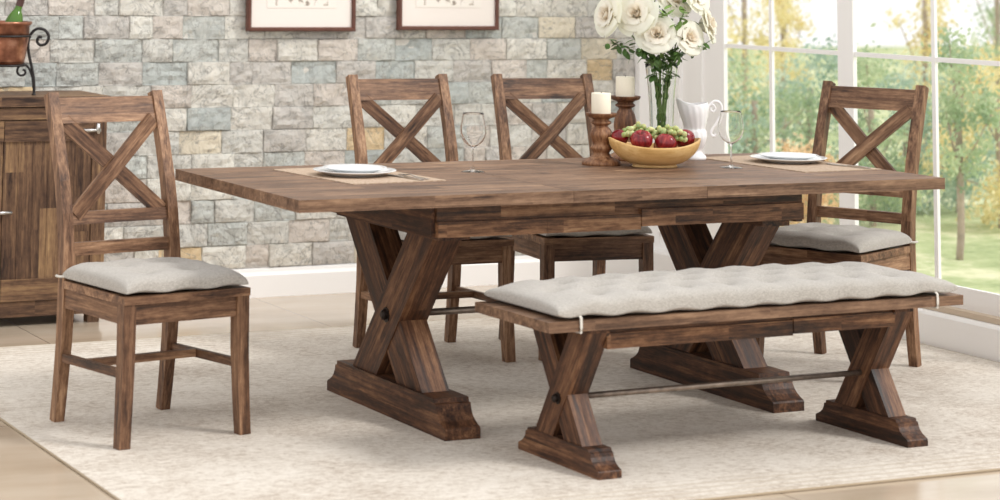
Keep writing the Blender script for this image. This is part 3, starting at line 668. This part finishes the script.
lathe(bm, [(0, 0.002), (0.082, 0.002), (0.09, 0.008), (0.094, 0.03), (0.105, 0.1), (0.109, 0.16), (0.117, 0.164), (0.119, 0.17), (0.117, 0.176), (0.11, 0.176), (0.106, 0.168), (0.1, 0.1), (0.088, 0.03), (0, 0.025)], 48)
pot = put('copper_bucket', bm, 'copper', smooth=True, label='round copper pot held in the black iron stand on the sideboard', cat='pot'); pot.location = (PX, PY, PZ+0.126)
bt_ = empty('wine_bottle', (PX+0.012, PY, PZ+0.182), label='green glass wine bottle leaning in the copper pot', cat='bottle')
bt_.rotation_euler = V((0.26, -0.1, 1)).to_track_quat('Z', 'Y').to_euler()
bm = bmesh.new(); lathe(bm, smoothprof([(0, 0), (0.034, 0.0), (0.037, 0.01), (0.037, 0.09), (0.036, 0.125), (0.026, 0.155), (0.0155, 0.175), (0.0145, 0.2), (0.0142, 0.23)], 4)+[(0, 0.232)], 28); put('bottle_body', bm, 'bottle', bt_, smooth=True)
bm = bmesh.new(); lathe(bm, [(0.0152, 0.19), (0.0155, 0.192), (0.0155, 0.262), (0.0175, 0.264), (0.0175, 0.274), (0.0155, 0.276), (0.015, 0.283), (0, 0.283)], 24); put('neck_foil', bm, 'cork', bt_, smooth=True)

# ------------------------------------------------------------------ framed prints
def picture(xc, wd, ht, zb, label):
    t = empty('framed_print', (xc, WY-0.042, zb+ht/2), label=label, cat='picture', group='framed prints on the stone wall')
    w_, h_ = wd/2, ht/2; f = 0.019
    bm = bmesh.new()
    prof = [(0, 0.018), (0, -0.006), (0.005, -0.012), (0.014, -0.012), (0.019, -0.006), (0.019, 0.018)]
    rings = []
    for sx, sz in ((-1, -1), (1, -1), (1, 1), (-1, 1)):
        rings.append([(sx*(w_-a), b, sz*(h_-a)) for a, b in prof])
    loft(bm, rings, cap=False, closed=True); put('frame', bm, 'frame', t)
    put('mount', boxes(((-w_+f, 0.002, -h_+f), (w_-f, 0.008, h_-f))), 'mount', t)
    put('print', boxes(((-0.17, 0.0, -h_+0.105), (0.17, 0.0022, h_-0.105))), 'print', t)
    l = bmesh.new()
    for a in (0.118,):
        for q in (((-w_+a, -h_+a), (w_-a, -h_+a+0.002)), ((-w_+a, h_-a-0.002), (w_-a, h_-a)), ((-w_+a, -h_+a), (-w_+a+0.002, h_-a)), ((w_-a-0.002, -h_+a), (w_-a, h_-a))):
            box(l, (q[0][0], 0.0008, q[0][1]), (q[1][0], 0.0021, q[1][1]))
    put('mount_line', l, 'line', t)
picture(0.134, 0.532, 0.6, 1.158, 'cream framed print, left of the two hanging on the stone wall')
picture(0.879, 0.525, 0.6, 1.163, 'cream framed print, right of the two hanging on the stone wall')

# ------------------------------------------------------------------ table setting
def placemat(cx, cy, w_, d_, rz, label):
    o = put('placemat', boxes(((-w_/2, -d_/2, 0), (w_/2, d_/2, 0.003))), 'mat', bevel=0.001, label=label, cat='placemat'); o.location = (cx, cy, TZ); o.rotation_euler = (0, 0, rz)
placemat(-0.70, 0.14, 0.352, 0.55, R(5), 'beige woven placemat on the left end of the table')
placemat(1.012, 0.095, 0.345, 0.62, R(3), 'beige woven placemat on the right end of the table')
def plate(r, x, y, z, label, cat='plate'):
    k = r/0.14; bm = bmesh.new()
    lathe(bm, [(0, 0.002*k), (0.075*k, 0.002*k), (0.078*k, 0), (0.083*k, 0.0), (0.09*k, 0.004), (0.12*k, 0.012), (0.139*k, 0.017), (0.14*k, 0.0185), (0.139*k, 0.0195), (0.12*k, 0.0155), (0.094*k, 0.009), (0.086*k, 0.007), (0, 0.006)], 64)
    o = put('plate', bm, 'china', smooth=True, label=label, cat=cat, group='white china plates'); o.location = (x, y, z)
ZM = TZ+0.003
plate(0.14, -0.72, 0.12, ZM, 'large white dinner plate on the left placemat'); plate(0.108, -0.72, 0.12, ZM+0.0085, 'smaller white plate stacked on the left dinner plate')
plate(0.14, 1.035, 0.12, ZM, 'large white dinner plate on the right placemat'); plate(0.108, 1.035, 0.12, ZM+0.0085, 'smaller white plate stacked on the right dinner plate')
def cutlery(kind, x, y, rz, label):
    bm = bmesh.new()
    if kind == 'fork':
        bm = bar(curve_pts([(-0.09, 0, 0.003), (-0.02, 0, 0.004), (0.03, 0, 0.008), (0.05, 0, 0.004)], 4), 0.008, 0.002, (0, 0, 1), [(0.011-0.006*min(1, i/8) if i < 9 else 0.005+0.016*(i-8)/4, 0.0022) for i in range(13)])
        for k in range(4): box(bm, (0.049, -0.0105+k*0.006, 0.0025), (0.09, -0.0075+k*0.006, 0.0045))
    else:
        bm = bar([(-0.1, 0, 0.003), (-0.05, 0, 0.004), (0.0, 0, 0.004), (0.01, 0.001, 0.003), (0.09, 0.002, 0.003), (0.112, -0.004, 0.003)], 0, 0, (0, 0, 1), [(0.014, 0.005), (0.013, 0.006), (0.01, 0.005), (0.017, 0.002), (0.018, 0.0015), (0.004, 0.001)])
    o = put(kind, bm, 'steel', bevel=0.0005, seg=1, label=label, cat=kind); o.location = (x, y, ZM+0.0002); o.rotation_euler = (0, 0, rz)
cutlery('knife', -0.60, -0.02, R(97), 'steel knife on the left placemat, in front of the plates')
cutlery('fork', -0.565, -0.015, R(94), 'steel fork on the left placemat, to the right of its knife')
cutlery('knife', 1.135, -0.10, R(100), 'steel knife on the right placemat, in front of the plates')
def wineglass(x, y, h, label):
    bm = bmesh.new(); k = h/0.2
    lathe(bm, smoothprof([(0, 0.002), (0.037, 0.001), (0.037, 0.0025), (0.012, 0.007), (0.0042, 0.016), (0.0036, 0.05), (0.004, 0.078), (0.012, 0.087), (0.033, 0.103), (0.045, 0.13), (0.0455, 0.15), (0.04, 0.178), (0.0355, 0.2)], 4)+
          smoothprof([(0.0347, 0.2), (0.0392, 0.178), (0.0447, 0.15), (0.0442, 0.13), (0.032, 0.1045), (0.011, 0.089), (0, 0.0875)], 4), 40)
    bm.transform(Matrix.Scale(k, 4))
    o = put('wine_glass', bm, 'glass', smooth=True, label=label, cat='wine glass', group='clear stemmed wine glasses'); o.location = (x, y, TZ)
wineglass(-0.264, 0.136, 0.2, 'clear stemmed wine glass near the left place setting')
wineglass(0.706, 0.007, 0.2, 'clear stemmed wine glass between the fruit bowl and right placemat')

def candle_holder(x, y, h, lab, labc):
    k = h/0.19; stretch = h-0.19
    def zz(v): return v if v < 0.09 else v+stretch*min(1, (v-0.09)/0.05)
    ctrl = [(0.068, 0), (0.07, 0.006), (0.066, 0.014), (0.05, 0.022), (0.034, 0.033), (0.03, 0.044), (0.034, 0.05), (0.04, 0.06), (0.034, 0.069), (0.031, 0.076), (0.04, 0.098), (0.042, 0.114), (0.034, 0.132), (0.024, 0.143), (0.026, 0.148), (0.036, 0.154), (0.036, 0.16), (0.028, 0.166), (0.034, 0.172), (0.05, 0.178), (0.056, 0.186), (0.056, 0.191)]
    def fl(r, z, a):
        g = 1+(-0.07*abs(sin(a*6)) if zz(0.078) < z < zz(0.138) else 0); return V((r*g*cos(a), r*g*sin(a), z))
    bm = bmesh.new(); lathe(bm, [(0, 0)]+smoothprof([(r, zz(v)) for r, v in ctrl], 4)+[(0.044, zz(0.19)), (0.04, zz(0.186)), (0, zz(0.186))], 48, f=fl)
    o = put('candle_holder', bm, 'turned', frame=frame_of((0, 0, 0), (0, 0, 1), (0, 1, 0)), smooth=True, label=lab, cat='candle holder', group='turned wooden candle holders')
    o.location = (x, y, TZ)
    c = empty('pillar_candle', (x, y, TZ+zz(0.186)), label=labc, cat='candle', group='ivory pillar candles')
    bm = bmesh.new(); lathe(bm, [(0, 0), (0.0345, 0), (0.035, 0.002), (0.035, 0.073), (0.0335, 0.076), (0.029, 0.0745), (0.01, 0.0715), (0, 0.071)], 36); put('wax', bm, 'candle', c, smooth=True)
    bm = bmesh.new(); tube(bm, [(0, 0, 0.07), (0.001, 0, 0.08)], 0.0012, 6); put('wick', bm, 'wick', c)
candle_holder(0.318, 0.252, 0.183, 'shorter turned wooden candle holder, in front of the taller one', 'ivory pillar candle on the shorter wooden holder')
candle_holder(0.513, 0.402, 0.232, 'taller turned wooden candle holder between its twin and the vase', 'ivory pillar candle on the taller wooden holder')

# fruit bowl: boat shaped, rising at both ends
bo = empty('fruit_bowl', (0.462, 0.125, TZ), R(-22), label='boat-shaped pale wooden bowl full of apples and grapes', cat='bowl')
def bowl():
    bm = bmesh.new(); nu, nv = 64, 14; outer = []; inner = []
    def P(a, v, off):
        ca, sa = cos(a), sin(a); px_ = math.copysign(abs(ca)**0.95, ca); py_ = math.copysign(abs(sa)**1.1, sa)
        lift = abs(ca)**2.6; H = 0.075+0.028*lift
        rr = 0.40+0.60*sin(v*pi/2)**0.9; A, B = 0.165-off, 0.118-off
        return V((px_*A*rr, py_*B*rr, 0.009+off*(1-v)+(H-0.009)*(1-cos(v*pi/2))**0.8+0.0))
    for off, store in ((0, outer), (0.007, inner)):
        for j in range(nv+1): store.append([bm.verts.new(P(2*pi*i/nu, j/nv, off)) for i in range(nu)])
    for G, fl in ((outer, 0), (inner, 1)):
        for j in range(nv):
            for i in range(nu):
                q = (G[j][i], G[j][(i+1) % nu], G[j+1][(i+1) % nu], G[j+1][i]); bm.faces.new(q if not fl else q[::-1])
        bm.faces.new(G[0][::-1] if not fl else G[0])
    for i in range(nu): bm.faces.new((outer[nv][i], outer[nv][(i+1) % nu], inner[nv][(i+1) % nu], inner[nv][i]))
    put('bowl_body', bm, 'bamboo', bo, smooth=True)
    bm = bmesh.new(); lathe(bm, [(0, 0), (0.058, 0), (0.06, 0.002), (0.058, 0.011), (0, 0.011)], 40, f=lambda r, z, a: V((1.35*r*cos(a), 0.9*r*sin(a), z)))
    put('foot', bm, 'bamboo', bo, smooth=True)
bowl()
def apple(lx, ly, lz, r, tilt, label):
    q = Matrix.Rotation(R(-22), 3, 'Z') @ V((lx, ly, 0))
    t = empty('red_apple', (0.462+q.x, 0.125+q.y, TZ+lz-0.006), label=label, cat='apple', group='red apples in the fruit bowl'); t.rotation_euler = tilt
    bm = bmesh.new(); n = 20; prof = []
    for i in range(n+1):
        a = -pi/2+pi*i/n; rr = cos(a)*(1+0.06*sin(a)); z = sin(a)*0.88
        if a > 0: z -= 0.34*exp(-(rr/0.33)**2)
        else: z += 0.22*exp(-(rr/0.28)**2)
        prof.append((max(rr, 0)*r if 0 < i < n else 0, z*r))
    lathe(bm, prof, 32, f=lambda R_, z, a: V((R_*cos(a)*(1+0.02*cos(5*a)), R_*sin(a)*(1+0.02*cos(5*a)), z))); put('flesh', bm, 'apple', t, smooth=True)
    bm = bmesh.new(); tube(bm, [(0, 0, r*0.5), (0.001, 0.001, r*0.75), (0.004, 0.002, r*1.0)], 0.0014, 6); put('stem', bm, 'applestem', t)
apple(-0.055, -0.045, 0.103, 0.040, (0.35, -0.2, 0), 'big red apple in the bowl, below the grapes at left')
apple(0.03, -0.052, 0.092, 0.040, (0.2, 0.4, 1), 'red apple in the middle front of the bowl')
apple(0.108, -0.005, 0.104, 0.037, (0.3, 0.9, 2), 'dark red apple at the right end of the bowl')
apple(-0.122, 0.015, 0.106, 0.031, (0.6, -0.5, 3), 'dark red apple at the left end of the bowl')
apple(0.04, 0.042, 0.078, 0.036, (0.6, -0.2, 4), 'red apple mostly buried under the grapes')
def grapes(lx, ly, lz, ax, n, seed, label):
    rs = random.Random(seed); q = Matrix.Rotation(R(-22), 3, 'Z') @ V((lx, ly, 0))
    t = empty('grape_bunch', (0.462+q.x, 0.125+q.y, TZ+lz-0.006), R(-22), label=label, cat='grapes', group='bunches of green grapes')
    gm = bmesh.new(); bmesh.ops.create_uvsphere(gm, u_segments=12, v_segments=9, radius=0.0095); g0 = put('grape', gm, 'grape', t, smooth=True); first = True; pl = []
    k = 0
    while len(pl) < n and k < 6000:
        k += 1; u = rs.uniform(-1, 1); a = rs.uniform(0, 2*pi); rr = (1-abs(u)**2.2)*0.026+0.005; q_ = rs.random()**0.4
        p = V((u*ax[0], cos(a)*rr*q_*1.1+u*ax[1], sin(a)*rr*q_*0.8-0.018*u*u))
        if all((p-o_).length > 0.0135 for o_ in pl): pl.append(p)
    for p in pl:
        g = g0 if first else g0.copy()
        if not first: COL.objects.link(g)
        first = False; g.location = p; s = rs.uniform(0.85, 1.12); g.scale = (s, s, s*1.12); g.rotation_euler = (rs.random(), rs.random(), 0)
    bm = bmesh.new(); tube(bm, curve_pts([(-ax[0], -ax[1], -0.01), (0, 0, 0.0), (ax[0], ax[1], -0.01)], 4), 0.0018, 6); put('stem', bm, 'stem', t)
grapes(-0.055, 0.012, 0.131, (0.075, 0.008), 46, 4, 'bunch of green grapes on the left half of the fruit bowl')
grapes(0.048, -0.012, 0.128, (0.06, -0.03), 40, 5, 'bunch of green grapes drooping over the right half of the fruit bowl')

# white ceramic pitcher
pt = empty('ceramic_pitcher', (0.79, 0.345, TZ), R(-24), label='white ribbed ceramic pitcher with a scrolled handle, right of the vase', cat='pitcher')
def pitcher():
    prof = smoothprof([(0.047, 0.0), (0.05, 0.005), (0.047, 0.014), (0.032, 0.026), (0.03, 0.036), (0.044, 0.055), (0.053, 0.08), (0.05, 0.102), (0.045, 0.115), (0.052, 0.14), (0.059, 0.17), (0.06, 0.195), (0.057, 0.21)], 5)
    def f(r, z, a):
        rib = 1+0.022*sin(a*14+z*34)*(1 if 0.04 < z < 0.2 else 0)
        t = max(0, (z-0.14)/0.07); lip = max(0, -cos(a))**6
        return V((r*rib*cos(a)-0.022*t*lip, r*rib*sin(a), z+t*(0.016*lip-0.007*(1-abs(cos(a))))))
    inner = [(r-0.004, z) for r, z in prof[::-1] if z > 0.05]
    bm = bmesh.new(); lathe(bm, [(0, 0)]+prof+inner+[(0, 0.05)], 64, f=f); put('pitcher_body', bm, 'jug', pt, smooth=True)
    H = [(0.052, 0, 0.172), (0.062, 0, 0.196), (0.086, 0, 0.214), (0.11, 0, 0.208), (0.118, 0, 0.186), (0.108, 0, 0.155), (0.09, 0, 0.128), (0.074, 0, 0.108), (0.072, 0, 0.092), (0.084, 0, 0.086), (0.092, 0, 0.093)]
    bm = bmesh.new(); pts = curve_pts(H, 6); tube(bm, pts, 0.0055, 10)
    H2 = [(0.07, 0, 0.204), (0.084, 0, 0.199), (0.09, 0, 0.186), (0.08, 0, 0.176), (0.07, 0, 0.183), (0.074, 0, 0.19)]
    tube(bm, curve_pts(H2, 5), 0.0045, 8); put('handle', bm, 'jug', pt, smooth=True)
pitcher()
for c_ in pt.children: c_.data.transform(Matrix.Diagonal((0.86, 0.9, 1.0, 1)))
pt.location.x -= 0.012

# glass vase with roses
VX, VY = 0.645, 0.362
bm = bmesh.new()
lathe(bm, smoothprof([(0, 0), (0.043, 0), (0.045, 0.004), (0.043, 0.03), (0.044, 0.14), (0.05, 0.26), (0.061, 0.35)], 5)+smoothprof([(0.0585, 0.35), (0.0475, 0.26), (0.0415, 0.14), (0.04, 0.03), (0, 0.016)], 5), 48)
vs = put('glass_vase', bm, 'vaseglass', smooth=True, label='tall clear glass vase of roses behind the fruit bowl', cat='vase'); vs.location = (VX, VY, TZ)
def petal(bm, r, h, width, curl, ang, tilt, lift, rs, n=7, m=6):
    """cupped petal standing on a ring of radius r"""
    g = []
    for j in range(m+1):
        v = j/m; row = []
        for i in range(n+1):
            u = i/n*2-1; wv = width*(sin(min(1, v*1.15+0.18)*pi*0.62))*(1-0.25*max(0, v-0.8)*5*abs(u)**2)
            a = u*wv/max(r+h*0.25, 0.01)*0.9
            rad = r*(0.35+0.65*v**0.5)+tilt*h*v**1.6+curl*max(0, v-0.62)**2*h*4+rs.uniform(-.0008, .0008)
            zz = lift+h*v*(1-0.10*abs(u)**3)-curl*max(0, v-0.7)**2*h*3.2
            row.append(bm.verts.new((rad*cos(ang+a), rad*sin(ang+a), zz)))
        g.append(row)
    for j in range(m):
        for i in range(n): bm.faces.new((g[j][i], g[j][i+1], g[j+1][i+1], g[j+1][i]))
def rose_mesh(seed):
    rs = random.Random(seed); bm = bmesh.new(); ang = 0
    for k in range(10): petal(bm, 0.002+0.0017*k, 0.043+0.0003*k, 0.010+0.0026*k, 0.15, ang, -0.08+0.012*k, 0.0, rs); ang += 2.3
    for k in range(7): petal(bm, 0.019+0.0011*k, 0.044, 0.032, 0.6, ang, 0.0+0.03*k, -0.003, rs); ang += 2.4+rs.uniform(-.2, .2)
    for k in range(6): petal(bm, 0.026+0.001*k, 0.045+rs.uniform(-.003, .003), 0.036, 0.9, ang, 0.18+0.05*k, -0.008, rs); ang += 2.4+rs.uniform(-.2, .2)
    for k in range(6): petal(bm, 0.031, 0.042+rs.uniform(-.004, .004), 0.036, 1.0, ang, 0.42+rs.uniform(-.12, .12), -0.014, rs); ang += 1.05+rs.uniform(-.2, .2)
    for v in bm.verts: v.co.z -= 0.02
    return bm
def leafblade(bm, p, d, n, L, W):
    d = d.normalized(); s = d.cross(n).normalized(); n = s.cross(d); c = []
    for t in (0, 0.25, 0.5, 0.75, 1):
        wv = W*sin(pi*min(1, t*0.9+0.06))**0.8*(0 if t == 1 else 1); q = p+d*L*t-n*L*0.25*t*t
        c.append((bm.verts.new(q-s*wv), bm.verts.new(q+n*-0.15*wv), bm.verts.new(q+s*wv)))
    for a, b in zip(c, c[1:]):
        bm.faces.new((a[0], a[1], b[1], b[0])); bm.faces.new((a[1], a[2], b[2], b[1]))
# bloom positions are offsets in metres from the foot of the vase
ROSES = [(-0.219, 0.026, 0.530, 1.10, 'large cream rose at the far left of the bouquet'),
         (-0.144, -0.053, 0.539, 1.10, 'large cream rose second from the left, above the vase rim'),
         (-0.083, -0.099, 0.465, 0.97, 'cream rose at the centre front of the bouquet'),
         (0.039, -0.130, 0.451, 0.87, 'cream rose low at the right front, above the pitcher'),
         (0.149, -0.091, 0.501, 1.01, 'pale rose at the far right of the bouquet'),
         (0.026, -0.046, 0.588, 0.97, 'pale rose behind the leafy sprigs, cut by the top of the photo'),
         (-0.059, -0.016, 0.653, 1.01, 'cream rose at the top left, mostly above the photo edge'),
         (0.082, -0.107, 0.611, 1.01, 'cream rose at the top right, mostly above the photo edge')]
meshes = {}
for i, (bx_, by_, bz_, s, lab) in enumerate(ROSES):
    s *= 1.07; rs = random.Random(i+20)
    t = empty('cream_rose', (VX, VY, TZ), label=lab, cat='rose', group='cream roses in the vase')
    c = V((bx_, by_, bz_)); rim = V((c.x, c.y, 0)); rim = rim.normalized()*min(rim.length, 0.04); a = i*2.4
    foot = V((cos(a)*0.024, sin(a)*0.024, 0.03)); out = V((c.x, c.y, 0))
    dirv = (V((c.x*1.6, c.y*1.6, 0.07))+V((-0.024, -0.054, 0.014))).normalized()
    bm = bmesh.new(); pts = curve_pts([foot, V((rim.x*0.3, rim.y*0.3, 0.19)), V((rim.x, rim.y, 0.345)), c-dirv*0.05, c-dirv*0.018], 6); tube(bm, pts, 0.0026, 6)
    put('stem', bm, 'stem', t, smooth=True)
    bm = rose_mesh(i); bm.transform(Matrix.Scale(s, 4))
    q = dirv.to_track_quat('Z', 'Y').to_matrix().to_4x4(); q.translation = c; bm.transform(q)
    put('bloom', bm, 'petal', t, q, smooth=True)
    bm = bmesh.new()
    for k in range(5):
        a2 = k*1.257; s_ = (q.to_3x3() @ V((cos(a2), sin(a2), -0.5))); leafblade(bm, c-dirv*0.03*s, s_, dirv, 0.035, 0.007)
    put('sepal', bm, 'sprig', t, smooth=True)
    bm = bmesh.new()
    for k in range(13):
        p = pts[10+k]; a2 = rs.uniform(0, 6.28); leafblade(bm, p, V((cos(a2), sin(a2), rs.uniform(-0.4, 0.6))), V((0, 0, 1)), rs.uniform(0.035, 0.055), 0.014)
    if i < 6: 
        for k in range(8):
            p = pts[2+k]; a2 = rs.uniform(0, 6.28); leafblade(bm, p, V((cos(a2)*0.4, sin(a2)*0.4, 1)), V((cos(a2), sin(a2), 0.2)), 0.035, 0.009)
    put('leaves', bm, 'leaf', t, smooth=True)
SPR = [(0.006, -0.143, 0.546, 'leafy green sprig standing between the upper right roses'), (-0.049, -0.107, 0.545, 'leafy green sprig above the centre rose'),
       (-0.194, 0.038, 0.427, 'dark leafy sprig sticking out low at the left of the bouquet'), (0.106, -0.141, 0.433, 'leafy sprig sticking out at the right of the bouquet'),
       (-0.134, -0.064, 0.405, 'leafy sprig hanging over the vase rim, left below the centre rose'), (-0.085, -0.082, 0.370, 'dark leafy sprig at the middle of the vase rim'), (-0.012, -0.116, 0.385, 'leafy sprig over the right side of the vase rim')]
for i, (bx_, by_, bz_, lab) in enumerate(SPR):
    rs = random.Random(50+i); c = V((bx_, by_, bz_)); t = empty('leafy_sprig', (VX, VY, TZ), label=lab, cat='foliage', group='green sprigs in the vase')
    rim = V((c.x, c.y, 0)); rim = rim.normalized()*min(rim.length, 0.045); a = i*1.3+0.6
    pts = curve_pts([V((cos(a)*0.02, sin(a)*0.02, 0.03)), rim*0.4+V((0, 0, 0.2)), rim+V((0, 0, 0.345)), (rim+c)/2+V((0, 0, 0.19)), c], 6)
    bm = bmesh.new(); tube(bm, pts, 0.0018, 6); put('stem', bm, 'stem', t, smooth=True); bm = bmesh.new()
    for k in range(34):
        p = pts[-1-k % 12]+V((rs.gauss(0, 1), rs.gauss(0, 1), rs.gauss(0, 1)))*0.009; leafblade(bm, p, V((rs.gauss(0, 1), rs.gauss(0, 1), rs.gauss(0.2, 0.8))), V((rs.random()-.5, rs.random()-.5, 1)), rs.uniform(0.022, 0.04), rs.uniform(0.007, 0.011))
    put('leaves', bm, 'sprig' if i < 2 else 'leaf', t, smooth=True)
